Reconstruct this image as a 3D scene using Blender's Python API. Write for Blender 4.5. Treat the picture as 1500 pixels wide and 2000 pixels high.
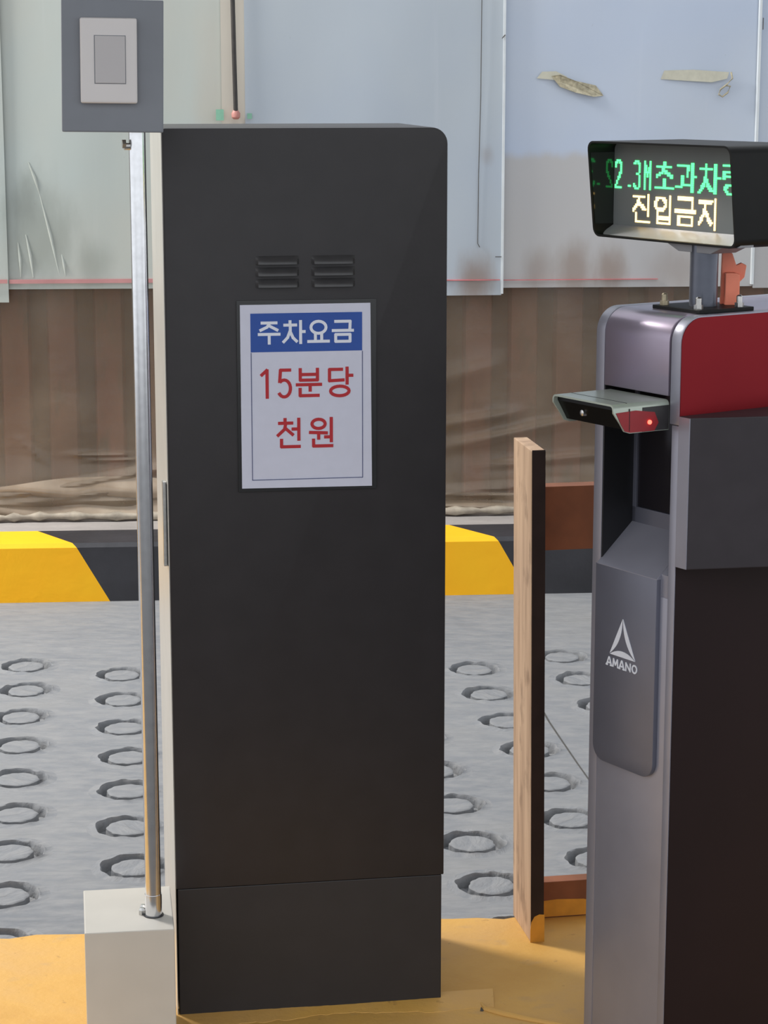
import bpy, bmesh, math, random
import numpy as np
from mathutils import Vector, Matrix
from mathutils.geometry import delaunay_2d_cdt

random.seed(7)
for o in list(bpy.data.objects):
    bpy.data.objects.remove(o)
scene = bpy.context.scene
COL = scene.collection

# ------------------------------------------------------------------ camera
cam_d = bpy.data.cameras.new('camera')
cam = bpy.data.objects.new('camera', cam_d)
COL.objects.link(cam)
cam_d.sensor_fit = 'VERTICAL'
cam_d.sensor_height = 24.0
cam_d.lens = 4300.0 * 24.0 / 2000.0
cam_d.clip_start = 0.05
cam.location = (0, 0, 1.2)
cam.rotation_euler = (math.radians(90) - math.atan(850 / 4300.0), 0, 0)
scene.camera = cam

# ------------------------------------------------------------------ light
world = bpy.data.worlds.new('world')
scene.world = world
world.use_nodes = True
bg = world.node_tree.nodes['Background']
bg.inputs[0].default_value = (0.92, 0.96, 1.0, 1)
bg.inputs[1].default_value = 1.30

# daylight from the entrance opening, behind and to the left of the machines
key_d = bpy.data.lights.new('entrance_daylight', 'AREA')
key_d.shape = 'DISK'
key_d.size = 0.95
key_d.energy = 270.0
key_d.color = (1.0, 0.97, 0.92)
key = bpy.data.objects.new('entrance_daylight', key_d)
COL.objects.link(key)
key.location = (-3.3, 5.0, 3.6)
key.rotation_euler = (Vector((0.1, 3.4, 0)) - Vector(key.location)).to_track_quat('-Z', 'Y').to_euler()

scene.view_settings.view_transform = 'Standard'
scene.view_settings.look = 'None'
scene.view_settings.exposure = 0.0
scene.view_settings.gamma = 1.0
scene.view_settings.use_curve_mapping = False


# ------------------------------------------------------------------ materials
def lin(r, g, b):
    def c(v):
        v /= 255.0
        return v / 12.92 if v <= 0.04045 else ((v + 0.055) / 1.055) ** 2.4
    return (c(r), c(g), c(b), 1)


class NT:
    """small node-tree helper"""
    def __init__(self, name):
        self.m = bpy.data.materials.new(name)
        self.m.use_nodes = True
        self.t = self.m.node_tree
        self.p = self.t.nodes['Principled BSDF']
        self.out = self.t.nodes['Material Output']
        self._co = None

    def n(self, kind, **kw):
        nd = self.t.nodes.new(kind)
        for k, v in kw.items():
            setattr(nd, k, v)
        return nd

    def l(self, a, b):
        self.t.links.new(a, b)

    def co(self, scale=(1, 1, 1)):
        if self._co is None:
            self._co = self.n('ShaderNodeTexCoord').outputs['Object']
        mp = self.n('ShaderNodeMapping')
        mp.inputs['Scale'].default_value = scale
        self.l(self._co, mp.inputs['Vector'])
        return mp.outputs['Vector']

    def noise(self, scale, detail=4, stretch=(1, 1, 1), rough=0.55):
        nd = self.n('ShaderNodeTexNoise')
        nd.inputs['Scale'].default_value = scale
        nd.inputs['Detail'].default_value = detail
        nd.inputs['Roughness'].default_value = rough
        self.l(self.co(stretch), nd.inputs['Vector'])
        return nd.outputs['Fac']

    def ramp(self, fac, stops):
        r = self.n('ShaderNodeValToRGB')
        els = r.color_ramp.elements
        while len(els) < len(stops):
            els.new(0.5)
        for e, (p, c) in zip(els, stops):
            e.position = p
            e.color = c if len(c) == 4 else (*c, 1)
        self.l(fac, r.inputs['Fac'])
        return r.outputs['Color']

    def mix(self, fac, a, b, mode='MIX'):
        m = self.n('ShaderNodeMix', data_type='RGBA', blend_type=mode)
        for sock, v in ((m.inputs[0], fac), (m.inputs[6], a), (m.inputs[7], b)):
            if hasattr(v, 'links') or hasattr(v, 'is_linked'):
                self.l(v, sock)
            else:
                sock.default_value = v
        return m.outputs[2]

    def math(self, op, a, b=0.0, clamp=False):
        m = self.n('ShaderNodeMath', operation=op, use_clamp=clamp)
        for sock, v in ((m.inputs[0], a), (m.inputs[1], b)):
            if hasattr(v, 'is_linked'):
                self.l(v, sock)
            else:
                sock.default_value = v
        return m.outputs[0]

    def spot(self, c, r, soft=0.5, wob=0.25):
        """mask 1 inside an ellipsoid around c (object space), wobbly soft rim"""
        v = self.n('ShaderNodeVectorMath', operation='SUBTRACT')
        self.l(self.co(), v.inputs[0])
        v.inputs[1].default_value = c
        d = self.n('ShaderNodeVectorMath', operation='DIVIDE')
        self.l(v.outputs[0], d.inputs[0])
        d.inputs[1].default_value = r
        ln = self.n('ShaderNodeVectorMath', operation='LENGTH')
        self.l(d.outputs[0], ln.inputs[0])
        wob = 0.02 if soft < .1 else wob
        nz = self.noise(22, 5, (1, 1, 0.35))
        x = self.math('ADD', ln.outputs['Value'], self.math('MULTIPLY', self.math('SUBTRACT', nz, 0.5), wob * 4))
        mr = self.n('ShaderNodeMapRange', interpolation_type='SMOOTHSTEP')
        self.l(x, mr.inputs[0])
        mr.inputs[1].default_value = 1.0 - soft
        mr.inputs[2].default_value = 1.0 + soft * 0.4
        mr.inputs[3].default_value = 1.0
        mr.inputs[4].default_value = 0.0
        return mr.outputs[0]

    def base(self, c):
        s = self.p.inputs['Base Color']
        if hasattr(c, 'is_linked'):
            self.l(c, s)
        else:
            s.default_value = c

    def bump(self, fac, strength=0.3, dist=0.002, prev=None):
        b = self.n('ShaderNodeBump')
        b.inputs['Strength'].default_value = strength
        b.inputs['Distance'].default_value = dist
        self.l(fac, b.inputs['Height'])
        if prev is not None:
            self.l(prev, b.inputs['Normal'])
        self.l(b.outputs[0], self.p.inputs['Normal'])
        return b.outputs[0]

    def set(self, **kw):
        names = dict(rough='Roughness', metal='Metallic', spec='Specular IOR Level', coat='Coat Weight',
                     coat_rough='Coat Roughness')
        for k, v in kw.items():
            s = self.p.inputs[names[k]]
            if hasattr(v, 'is_linked'):
                self.l(v, s)
            else:
                s.default_value = v
        return self


def plain(name, c, rough=0.5, metal=0.0, spec=0.5, var=0.12, scale=60, bump=0.0, coat=0.0):
    t = NT(name)
    nz = t.noise(scale, 3)
    dark = tuple(v * (1 - var) for v in c[:3]) + (1,)
    lite = tuple(min(1, v * (1 + var)) for v in c[:3]) + (1,)
    t.base(t.ramp(nz, [(0.3, dark), (0.7, lite)]))
    t.set(rough=rough, metal=metal, spec=spec, coat=coat)
    if bump:
        t.bump(t.noise(scale * 8, 2), bump, 0.001)
    return t.m


def emit(name, c, s):
    t = NT(name)
    t.base((0.02, 0.02, 0.02, 1))
    t.p.inputs['Emission Color'].default_value = c
    t.p.inputs['Emission Strength'].default_value = s
    return t.m


M = {}
M['black_paint'] = plain('black_powder_coat', (0.0225, 0.0195, 0.0215, 1), 0.42, spec=0.4, var=0.1, scale=25, bump=0.08)
M['plinth_paint'] = plain('black_plinth_coat', (0.0190, 0.0165, 0.0180, 1), 0.5, var=0.1, scale=20, bump=0.08)
M['flank'] = plain('pale_satin_flank', lin(206, 203, 196), 0.34, metal=0.35, var=0.05, scale=12)
M['louver_paint'] = plain('louver_paint', (0.05, 0.048, 0.05, 1), 0.35, var=0.1)
M['acrylic_black'] = plain('black_acrylic', (0.02, 0.02, 0.021, 1), 0.18, var=0.05)
M['paper'] = plain('white_print', lin(205, 206, 222), 0.45, var=0.02)
M['blue_print'] = plain('blue_print', lin(28, 74, 158), 0.45, var=0.03)
M['red_print'] = plain('red_print', lin(178, 22, 34), 0.45, var=0.04)
M['navy_line'] = plain('navy_line', lin(70, 78, 120), 0.5, var=0.03)
M['white_print'] = plain('bright_print', lin(225, 228, 238), 0.45, var=0.02)
M['box_grey'] = plain('switch_box_grey', lin(122, 125, 132), 0.45, var=0.05, scale=15)
M['switch_white'] = plain('switch_plastic', lin(214, 208, 206), 0.35, var=0.02, scale=10)
M['switch_key'] = plain('switch_key_plastic', lin(186, 181, 181), 0.35, var=0.02, scale=10)
M['base_box'] = plain('pale_coated_steel', lin(186, 182, 175), 0.42, var=0.04, scale=12)
M['chrome'] = plain('polished_steel', (0.72, 0.72, 0.74, 1), 0.2, metal=1.0, var=0.06, scale=90)
M['bolt'] = plain('bolt_steel', (0.55, 0.54, 0.52, 1), 0.3, metal=1.0, var=0.15, scale=120)
M['brass'] = plain('dull_bolt', (0.42, 0.36, 0.25, 1), 0.4, metal=0.8, var=0.2, scale=150)
M['kiosk_grey'] = plain('kiosk_grey_metallic', lin(152, 151, 163), 0.36, metal=0.4, var=0.06, scale=10, bump=0.04)
M['kiosk_front'] = plain('kiosk_front_panel', lin(112, 113, 126), 0.36, metal=0.45, var=0.07, scale=9, bump=0.04)
M['kiosk_cover'] = plain('kiosk_cover_satin', lin(160, 148, 164), 0.29, metal=0.6, var=0.04, scale=12)
M['kiosk_dark'] = plain('kiosk_dark_liner', (0.012, 0.012, 0.014, 1), 0.4, var=0.1)
M['kiosk_glass'] = plain('kiosk_dark_glass', (0.012, 0.010, 0.013, 1), 0.15, var=0.05)
M['kiosk_red_refl'] = plain('kiosk_painted_red_reflection', (0.24, 0.012, 0.018, 1), 0.36, metal=0.55, spec=0.2, var=0.06, scale=6)  # red reflection on the dark glossy side, put into the base colour
M['kiosk_maroon_refl'] = plain('kiosk_painted_maroon_reflection', (0.012, 0.005, 0.007, 1), 0.5, spec=0.22, var=0.15, scale=5)  # fainter red reflection lower down, mixed into the near-black colour
M['kiosk_screen'] = plain('kiosk_housing_grey', lin(56, 51, 55), 0.5, spec=0.3, var=0.08, scale=30, bump=0.05)
M['hood_metal'] = plain('hood_satin_grey', lin(176, 184, 172), 0.3, metal=0.3, var=0.05)
M['hood_painted_red_light'] = plain('hood_painted_red_light', lin(150, 30, 38), 0.35, var=0.06)  # red light caught by the visor side, painted as its colour
M['lens_black'] = plain('camera_window_black', (0.004, 0.004, 0.004, 1), 0.3, spec=0.25, var=0.1)
M['flank_dark'] = plain('visor_flank_dark', (0.03, 0.028, 0.03, 1), 0.4, var=0.1)
M['sign_black'] = plain('sign_black', (0.007, 0.0072, 0.007, 1), 0.5, spec=0.2, var=0.1)
M['hood_inner'] = plain('sign_hood_gloss', (0.008, 0.012, 0.009, 1), 0.08, var=0.05)
M['sign_face'] = plain('sign_face_tint', lin(118, 121, 120), 0.14, var=0.06, scale=8, coat=0.5)
M['sign_sill'] = plain('sign_sill_grey', lin(140, 140, 144), 0.4, var=0.05)
M['sign_pole'] = plain('sign_pole_grey', lin(96, 99, 110), 0.3, metal=0.6, var=0.06)
M['orange'] = plain('orange_plastic', lin(250, 142, 112), 0.5, var=0.06, scale=40)
M['led_green'] = emit('led_green', (0.08, 1.0, 0.24, 1), 2.7)
M['led_amber'] = emit('led_amber', (1.0, 0.66, 0.22, 1), 4.2)
M['led_red'] = emit('led_red_lamp', (1.0, 0.10, 0.06, 1), 4.0)
M['cable'] = plain('black_cable', (0.03, 0.026, 0.024, 1), 0.45, var=0.2)
M['pink_plastic'] = plain('pink_plug', lin(176, 120, 112), 0.5)
M['green_tape'] = plain('green_tape', lin(128, 180, 156), 0.4, var=0.08)
M['pink_tape'] = plain('faded_pink_tape', lin(186, 134, 134), 0.5, var=0.12, scale=14)
M['red_tape'] = plain('red_tape', lin(196, 104, 108), 0.5, var=0.3, scale=25)
M['crack'] = plain('dark_crack', lin(74, 72, 70), 0.9)


def concrete_mat():
    t = NT('ramp_concrete')
    big = t.noise(2.2, 5)
    fine = t.noise(34, 6, (0.55, 1.3, 1))
    c = t.ramp(big, [(0.3, lin(115, 118, 123)), (0.55, lin(125, 127, 131)), (0.75, lin(132, 132, 132))])
    c = t.mix(t.ramp(fine, [(0.35, (0, 0, 0)), (0.75, (1, 1, 1))]), c, lin(140, 140, 141))
    speck = t.ramp(t.noise(70, 3, (0.4, 1.2, 1)), [(0.70, (0, 0, 0)), (0.78, (1, 1, 1))])
    c = t.mix(t.math('MULTIPLY', speck, 0.35), c, lin(84, 84, 84))
    t.base(c)
    t.set(rough=0.8, spec=0.3)
    b = t.bump(t.noise(15, 5, (0.5, 1.4, 1)), 0.8, 0.009)
    t.bump(t.noise(60, 4, (0.45, 1.3, 1)), 0.6, 0.004, b)
    return t.m


M['concrete'] = concrete_mat()


def road_mat():
    t = NT('road_asphalt')
    c = t.ramp(t.noise(60, 4), [(0.3, lin(70, 70, 72)), (0.7, lin(104, 103, 102))])
    t.base(c)
    t.set(rough=0.85)
    t.bump(t.noise(180, 2), 0.4, 0.004)
    return t.m


M['road'] = road_mat()


def island_mat():
    t = NT('worn_yellow_paint')
    c = t.ramp(t.noise(5, 5), [(0.30, lin(196, 146, 66)), (0.5, lin(208, 160, 80)), (0.72, lin(200, 156, 92))])
    wear = t.ramp(t.noise(16, 6, (1, 1.6, 1)), [(0.60, (0, 0, 0)), (0.72, (1, 1, 1))])
    c = t.mix(t.math('MULTIPLY', wear, 0.45), c, lin(180, 146, 100))
    dirt = t.ramp(t.noise(45, 5), [(0.66, (0, 0, 0)), (0.74, (1, 1, 1))])
    c = t.mix(t.math('MULTIPLY', dirt, 0.5), c, lin(120, 88, 52))
    t.base(c)
    t.set(rough=0.62)
    b = t.bump(t.noise(12, 5), 0.5, 0.006)
    t.bump(t.noise(120, 3), 0.35, 0.002, b)
    return t.m


M['island'] = island_mat()


def paint_mat(name, c, c2, rough):
    t = NT(name)
    col = t.ramp(t.noise(7, 5), [(0.3, c), (0.7, c2)])
    scuff = t.ramp(t.noise(20, 6, (1, 1, 0.5)), [(0.66, (0, 0, 0)), (0.78, (1, 1, 1))])
    t.base(t.mix(t.math('MULTIPLY', scuff, 0.25), col, lin(150, 146, 140)) if c[0] < 0.2 else
           t.mix(t.math('MULTIPLY', scuff, 0.15), col, lin(240, 170, 20)))
    t.set(rough=rough)
    b = t.bump(t.noise(18, 5), 0.4, 0.004)
    t.bump(t.noise(140, 3), 0.25, 0.001, b)
    return t.m


M['kerb_yellow'] = paint_mat('kerb_yellow_paint', lin(255, 183, 6), lin(255, 190, 12), 0.75)
M['kerb_black'] = paint_mat('kerb_black_paint', lin(38, 38, 43), lin(52, 52, 58), 0.5)


def ledge_mat():
    t = NT('pale_ledge_concrete')
    c = t.ramp(t.noise(9, 6, (0.5, 1, 1)), [(0.3, lin(142, 137, 134)), (0.7, lin(168, 161, 157))])
    t.base(c)
    t.set(rough=0.8)
    t.bump(t.noise(40, 5), 0.5, 0.004)
    return t.m


M['ledge'] = ledge_mat()


def vinyl_mat(name, c1, c2, spots):
    t = NT(name)
    c = t.ramp(t.noise(1.6, 3), [(0.35, c1), (0.65, c2)])
    streak = t.ramp(t.noise(26, 4, (1, 1, 0.05)), [(0.62, (0, 0, 0)), (0.8, (1, 1, 1))])
    c = t.mix(t.math('MULTIPLY', streak, 0.10), c, lin(226, 228, 232))
    speck = t.ramp(t.noise(48, 2, (1, 1, 0.6)), [(0.76, (0, 0, 0)), (0.80, (1, 1, 1))])
    c = t.mix(t.math('MULTIPLY', speck, 0.35), c, lin(128, 128, 124))
    for (cc, rr, col, k, soft) in spots:
        m = t.math('MULTIPLY', t.spot(cc, rr, soft), k)
        c = t.mix(m, c, col)
    t.base(c)
    t.set(rough=0.34, spec=0.4)
    b = t.bump(t.noise(3.0, 2, (1, 1, 0.5)), 0.25, 0.02)
    t.bump(t.noise(40, 3, (1, 1, 0.3)), 0.15, 0.002, b)
    return t.m


GREY_SMEAR = lin(126, 130, 122)
RUST = lin(132, 112, 98)
TAN_REFLECTION = lin(176, 168, 156)
vinyl_spots = [
    ((0.095, 0, 0.80), (0.10, 1, 0.16), GREY_SMEAR, 0.55, 0.8),
    ((0.07, 0, 0.88), (0.05, 1, 0.07), lin(110, 116, 112), 0.40, 0.9),
    ((0.24, 0, 0.72), (0.05, 1, 0.07), GREY_SMEAR, 0.45, 0.8),
    ((1.235, 0, 0.67), (0.055, 1, 0.085), RUST, 0.75, 0.8),
    ((1.40, 0, 0.70), (0.045, 1, 0.065), RUST, 0.45, 0.9),
    ((1.50, 0, 0.70), (0.055, 1, 0.085), RUST, 0.60, 0.8),
    ((1.59, 0, 0.70), (0.050, 1, 0.07), RUST, 0.65, 0.8),
    ((1.78, 0, 0.70), (0.09, 1, 0.07), RUST, 0.35, 0.9),
    ((0.55, 0, 1.10), (0.05, 1, 0.35), lin(182, 172, 158), 0.40, 0.9),
    ((1.26, 0, 1.00), (0.02, 1, 0.03), RUST, 0.30, 0.9),
]
M['vinyl_green'] = vinyl_mat('vinyl_greenish_white', lin(172, 182, 180), lin(180, 183, 176), vinyl_spots)
M['vinyl_blue'] = vinyl_mat('vinyl_bluish_white', lin(168, 178, 190), lin(176, 184, 190), vinyl_spots)
M['vinyl_right'] = vinyl_mat('vinyl_cool_white', lin(178, 190, 210), lin(186, 195, 208), [((1.64, 0, .55), (2.4, 1, .46), TAN_REFLECTION, .62, .05)] + vinyl_spots)  # tan lower zone: reflected surroundings painted into the sheet colour
M['vinyl_band'] = vinyl_mat('vinyl_beige_band', lin(186, 180, 170), lin(192, 186, 174), [])
M['vinyl_rib'] = plain('vinyl_fold_grey', lin(176, 182, 176), 0.35, var=0.08, scale=30)
M['vinyl_seam'] = plain('vinyl_seam_white', lin(206, 212, 216), 0.3, var=0.06, scale=20)
M['old_tape'] = plain('aged_tape', lin(192, 190, 174), 0.4, var=0.08, scale=60)
M['tape_curl'] = plain('curled_tape', lin(168, 160, 136), 0.4, var=0.35, scale=90)


def steel_mat(name, c1, c2, c3):
    t = NT(name)
    c = t.ramp(t.noise(3.5, 5, (1, 1, 0.5)), [(0.3, c1), (0.5, c2), (0.75, c3)])
    c = t.mix(t.ramp(t.noise(14, 6, (1, 1, 0.4)), [(0.55, (0, 0, 0)), (0.75, (1, 1, 1))]), c, lin(104, 92, 80))
    t.base(c)
    t.set(rough=0.75)
    t.bump(t.noise(60, 4), 0.4, 0.002)
    return t.m


M['steel'] = steel_mat('grey_brown_pan', lin(104, 86, 74), lin(126, 102, 88), lin(142, 116, 100))
M['steel_red'] = steel_mat('rusty_red_rib', lin(112, 82, 70), lin(140, 98, 84), lin(162, 106, 90))


def film_mat(name='dirty_clear_film', lo=0.36, hi=0.66, k=1.0):
    t = NT(name)
    t.base(t.ramp(t.noise(6, 5, (1, 1, 0.6)), [(0.3, lin(118 * k, 106 * k, 92 * k)), (0.6, lin(138 * k, 124 * k, 108 * k)), (0.8, lin(150 * k, 138 * k, 122 * k))]))
    t.set(rough=0.22, spec=0.6)
    t.bump(t.noise(16, 5, (0.7, 1, 1.2)), 0.35, 0.006)
    tr = t.n('ShaderNodeBsdfTransparent')
    tr.inputs[0].default_value = (0.95, 0.93, 0.90, 1)
    mx = t.n('ShaderNodeMixShader')
    dirt = t.ramp(t.noise(5, 6, (1, 1, 0.7)), [(0.30, (lo, lo, lo)), (0.72, (hi, hi, hi))])
    t.l(dirt, mx.inputs[0])
    t.l(tr.outputs[0], mx.inputs[1])
    t.l(t.p.outputs[0], mx.inputs[2])
    t.l(mx.outputs[0], t.out.inputs[0])
    return t.m


M['film'] = film_mat()
M['film_fold'] = film_mat('bunched_clear_film', .45, .85, 1.22)
M['hem'] = plain('film_hem', lin(158, 148, 134), 0.3, var=0.3, scale=26, bump=0.2)


def wood_mat():
    t = NT('weathered_timber')
    g = t.noise(9, 6, (6, 6, 0.5))
    c = t.ramp(g, [(0.25, lin(150, 120, 94)), (0.5, lin(184, 152, 124)), (0.75, lin(204, 172, 142))])
    st = t.ramp(t.noise(30, 5, (1, 1, 0.5)), [(0.54, (0, 0, 0)), (0.68, (1, 1, 1))])
    c = t.mix(t.math('MULTIPLY', st, 0.6), c, lin(118, 90, 68))
    kn = t.ramp(t.noise(11, 3, (1, 1, 0.6)), [(0.64, (0, 0, 0)), (0.70, (1, 1, 1))])
    c = t.mix(t.math('MULTIPLY', kn, 0.5), c, lin(96, 74, 58))
    t.base(c)
    t.set(rough=0.7)
    t.bump(g, 0.3, 0.002)
    return t.m


M['wood'] = wood_mat()
M['rail_wood'] = plain('reddish_timber', lin(128, 76, 48), 0.7, var=0.25, scale=14, bump=0.2)
M['wood_yellow'] = plain('yellow_splashed_timber', lin(216, 150, 50), 0.6, var=0.15, scale=30)
M['wall_concrete'] = plain('dark_wall_concrete', lin(120, 116, 110), 0.85, var=0.15, scale=8)


# ------------------------------------------------------------------ mesh helpers
class MB:
    def __init__(self):
        self.v, self.f = [], []

    def add(self, vs, fs):
        k = len(self.v)
        self.v += [tuple(p) for p in vs]
        self.f += [tuple(i + k for i in f) for f in fs]
        return self

    def box(self, x0, x1, y0, y1, z0, z1):
        return self.add([(x0, y0, z0), (x1, y0, z0), (x1, y1, z0), (x0, y1, z0),
                         (x0, y0, z1), (x1, y0, z1), (x1, y1, z1), (x0, y1, z1)],
                        [(0, 3, 2, 1), (4, 5, 6, 7), (0, 1, 5, 4), (1, 2, 6, 5), (2, 3, 7, 6), (3, 0, 4, 7)])

    def prism(self, poly, vec):
        """poly: 3D points of a planar polygon, extruded along vec"""
        n = len(poly)
        top = [(p[0] + vec[0], p[1] + vec[1], p[2] + vec[2]) for p in poly]
        fs = [tuple(range(n))[::-1], tuple(range(n, 2 * n))]
        fs += [(i, (i + 1) % n, n + (i + 1) % n, n + i) for i in range(n)]
        return self.add(list(poly) + top, fs)

    def tube(self, path, r, seg=16, cap=True):
        path = [Vector(p) for p in path]
        rs = r if isinstance(r, (list, tuple)) else [r] * len(path)
        rings = []
        for i, p in enumerate(path):
            d = (path[min(i + 1, len(path) - 1)] - path[max(i - 1, 0)]).normalized()
            ref = Vector((0, 0, 1)) if abs(d.z) < 0.9 else Vector((1, 0, 0))
            a = d.cross(ref).normalized()
            b = d.cross(a).normalized()
            rings.append([p + (a * math.cos(t) + b * math.sin(t)) * rs[i]
                          for t in [2 * math.pi * k / seg for k in range(seg)]])
        vs = [q for rg in rings for q in rg]
        fs = []
        for i in range(len(path) - 1):
            for k in range(seg):
                fs.append((i * seg + k, i * seg + (k + 1) % seg, (i + 1) * seg + (k + 1) % seg, (i + 1) * seg + k))
        if cap:
            fs.append(tuple(range(seg))[::-1])
            fs.append(tuple((len(path) - 1) * seg + k for k in range(seg)))
        return self.add(vs, fs)

    def build(self, name, mat, parent=None, bevel=0.0, seg=2, smooth=False, kind=None, label=None):
        bm = bmesh.new()
        vs = [bm.verts.new(p) for p in self.v]
        for f in self.f:
            try:
                bm.faces.new([vs[i] for i in f])
            except ValueError:
                pass
        bmesh.ops.recalc_face_normals(bm, faces=bm.faces)
        if bevel:
            es = [e for e in bm.edges if len(e.link_faces) == 2 and e.calc_face_angle(0) > 0.6]
            bmesh.ops.bevel(bm, geom=es, offset=bevel, segments=seg, affect='EDGES', profile=0.6, clamp_overlap=True)
        me = bpy.data.meshes.new(name)
        bm.to_mesh(me)
        bm.free()
        if smooth:
            me.polygons.foreach_set('use_smooth', [True] * len(me.polygons))
            me.set_sharp_from_angle(angle=math.radians(38))
        me.materials.append(mat)
        o = bpy.data.objects.new(name, me)
        COL.objects.link(o)
        o.parent = parent
        if kind:
            o['kind'] = kind
        if label:
            o['label'] = label
        return o


def tag(o, label, cat, group=None, kind=None):
    o['label'] = label
    o['category'] = cat
    if group:
        o['group'] = group
    if kind:
        o['kind'] = kind
    return o


def empty(name, loc, rz, label=None, cat=None, kind=None):
    o = bpy.data.objects.new(name, None)
    COL.objects.link(o)
    o.empty_display_size = 0.05
    o.location = loc
    o.rotation_euler = (0, 0, rz)
    if label:
        tag(o, label, cat)
    if kind:
        o['kind'] = kind
    return o


def rot2(p, ang, o=(0, 0)):
    c, s = math.cos(ang), math.sin(ang)
    return (o[0] + p[0] * c - p[1] * s, o[1] + p[0] * s + p[1] * c)


# ------------------------------------------------------------------ stroke lettering
def ell(cx, cy, rx, ry, a0=0, a1=360, n=20):
    return [(cx + rx * math.cos(math.radians(a0 + (a1 - a0) * i / n)),
             cy + ry * math.sin(math.radians(a0 + (a1 - a0) * i / n))) for i in range(n + 1)]


G = {
    'ju': [[(.14, .93), (.86, .93)], [(.54, .93), (.40, .74), (.08, .60)], [(.50, .80), (.90, .60)],
           [(.0, .42), (1, .42)], [(.5, .42), (.5, .0)]],
    'cha': [[(.32, 1.0), (.32, .84)], [(.04, .82), (.62, .82)], [(.33, .82), (.33, .58), (.20, .26), (.0, .06)],
            [(.34, .50), (.46, .25), (.64, .08)], [(.82, 1), (.82, .0)], [(.82, .52), (1.02, .52)]],
    'yo': [ell(.5, .70, .36, .27), [(.35, .42), (.35, .08)], [(.65, .42), (.65, .08)], [(0, .07), (1, .07)]],
    'geum': [[(.12, .95), (.86, .95), (.84, .56)], [(.0, .54), (1, .54)],
             [(.15, .36), (.85, .36), (.85, .05), (.15, .05), (.15, .36)]],
    'bun': [[(.15, 1), (.15, .60), (.85, .60), (.85, 1)], [(.15, .80), (.85, .80)], [(0, .44), (1, .44)],
            [(.55, .44), (.55, .22)], [(.14, .30), (.14, .05), (.90, .05)]],
    'dang': [[(.60, .96), (.08, .96), (.08, .56), (.66, .58)], [(.80, 1.02), (.80, .44)], [(.80, .74), (1.02, .74)],
             ell(.50, .19, .38, .17)],
    'cheon': [[(.30, 1.02), (.30, .90)], [(.05, .87), (.60, .87)], [(.33, .87), (.28, .66), (.0, .44)],
              [(.33, .68), (.62, .46)], [(.86, 1.02), (.86, .28)], [(.60, .66), (.86, .66)],
              [(.15, .30), (.15, .05), (.90, .05)]],
    'won': [ell(.36, .82, .27, .16), [(.0, .53), (.70, .50)], [(.36, .52), (.36, .30)], [(.88, 1.02), (.88, .20)],
            [(.62, .36), (.88, .36)], [(.15, .28), (.15, .05), (.92, .05)]],
    '1': [[(.10, .80), (.60, .98), (.60, .0)]],
    '5': [[(.88, .97), (.22, .97), (.16, .55)], ell(.46, .32, .42, .30, 135, -150, 18)],
    # display glyphs
    'd2': [[(.1, .74), (.2, .92), (.5, .98), (.8, .92), (.88, .72), (.7, .48), (.3, .22), (.1, .04), (.92, .04)]],
    'dot': [[(.42, .08), (.58, .08)]],
    'd3': [[(.1, .88), (.35, .98), (.75, .94), (.88, .75), (.75, .56), (.42, .52)],
           [(.75, .52), (.92, .30), (.75, .06), (.38, .02), (.1, .14)]],
    'dM': [[(.08, .0), (.08, .98), (.5, .50), (.92, .98), (.92, .0)]],
    'cho': [[(.5, 1.0), (.5, .88)], [(.14, .84), (.86, .84)], [(.5, .84), (.40, .66), (.10, .50)],
            [(.5, .70), (.90, .50)], [(.5, .42), (.5, .14)], [(.02, .10), (.98, .10)]],
    'gwa': [[(.06, .92), (.58, .92), (.54, .52)], [(.30, .56), (.30, .24)], [(.0, .20), (.68, .24)],
            [(.82, 1), (.82, .0)], [(.82, .54), (1.0, .54)]],
    'ryang': [[(.06, .96), (.56, .96), (.56, .78), (.08, .78), (.08, .58), (.62, .60)], [(.80, 1), (.80, .42)],
              [(.80, .84), (1, .84)], [(.80, .64), (1, .64)], ell(.5, .19, .36, .17)],
    'jin': [[(.06, .92), (.62, .92)], [(.34, .92), (.28, .68), (.02, .46)], [(.34, .70), (.64, .48)],
            [(.86, 1), (.86, .30)], [(.16, .30), (.16, .06), (.92, .06)]],
    'ip': [ell(.34, .72, .28, .22), [(.86, 1), (.86, .42)], [(.18, .38), (.18, .05), (.86, .05), (.86, .38)],
           [(.18, .22), (.86, .22)]],
    'ji': [[(.06, .90), (.64, .90)], [(.35, .90), (.28, .50), (.02, .12)], [(.35, .55), (.64, .14)],
           [(.86, 1), (.86, .0)]],
    'A': [[(.05, .0), (.45, .98), (.55, .98), (.95, .0)], [(.22, .32), (.78, .32)], [(-.05, .03), (.22, .03)], [(.72, .03), (1.05, .03)]],
    'M': [[(.06, .0), (.14, .96), (.5, .25), (.86, .96), (.94, .0)]],
    'N': [[(.10, .0), (.10, .96), (.90, .04), (.90, 1.0)]],
    'O': [ell(.5, .5, .40, .46)],
}


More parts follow.
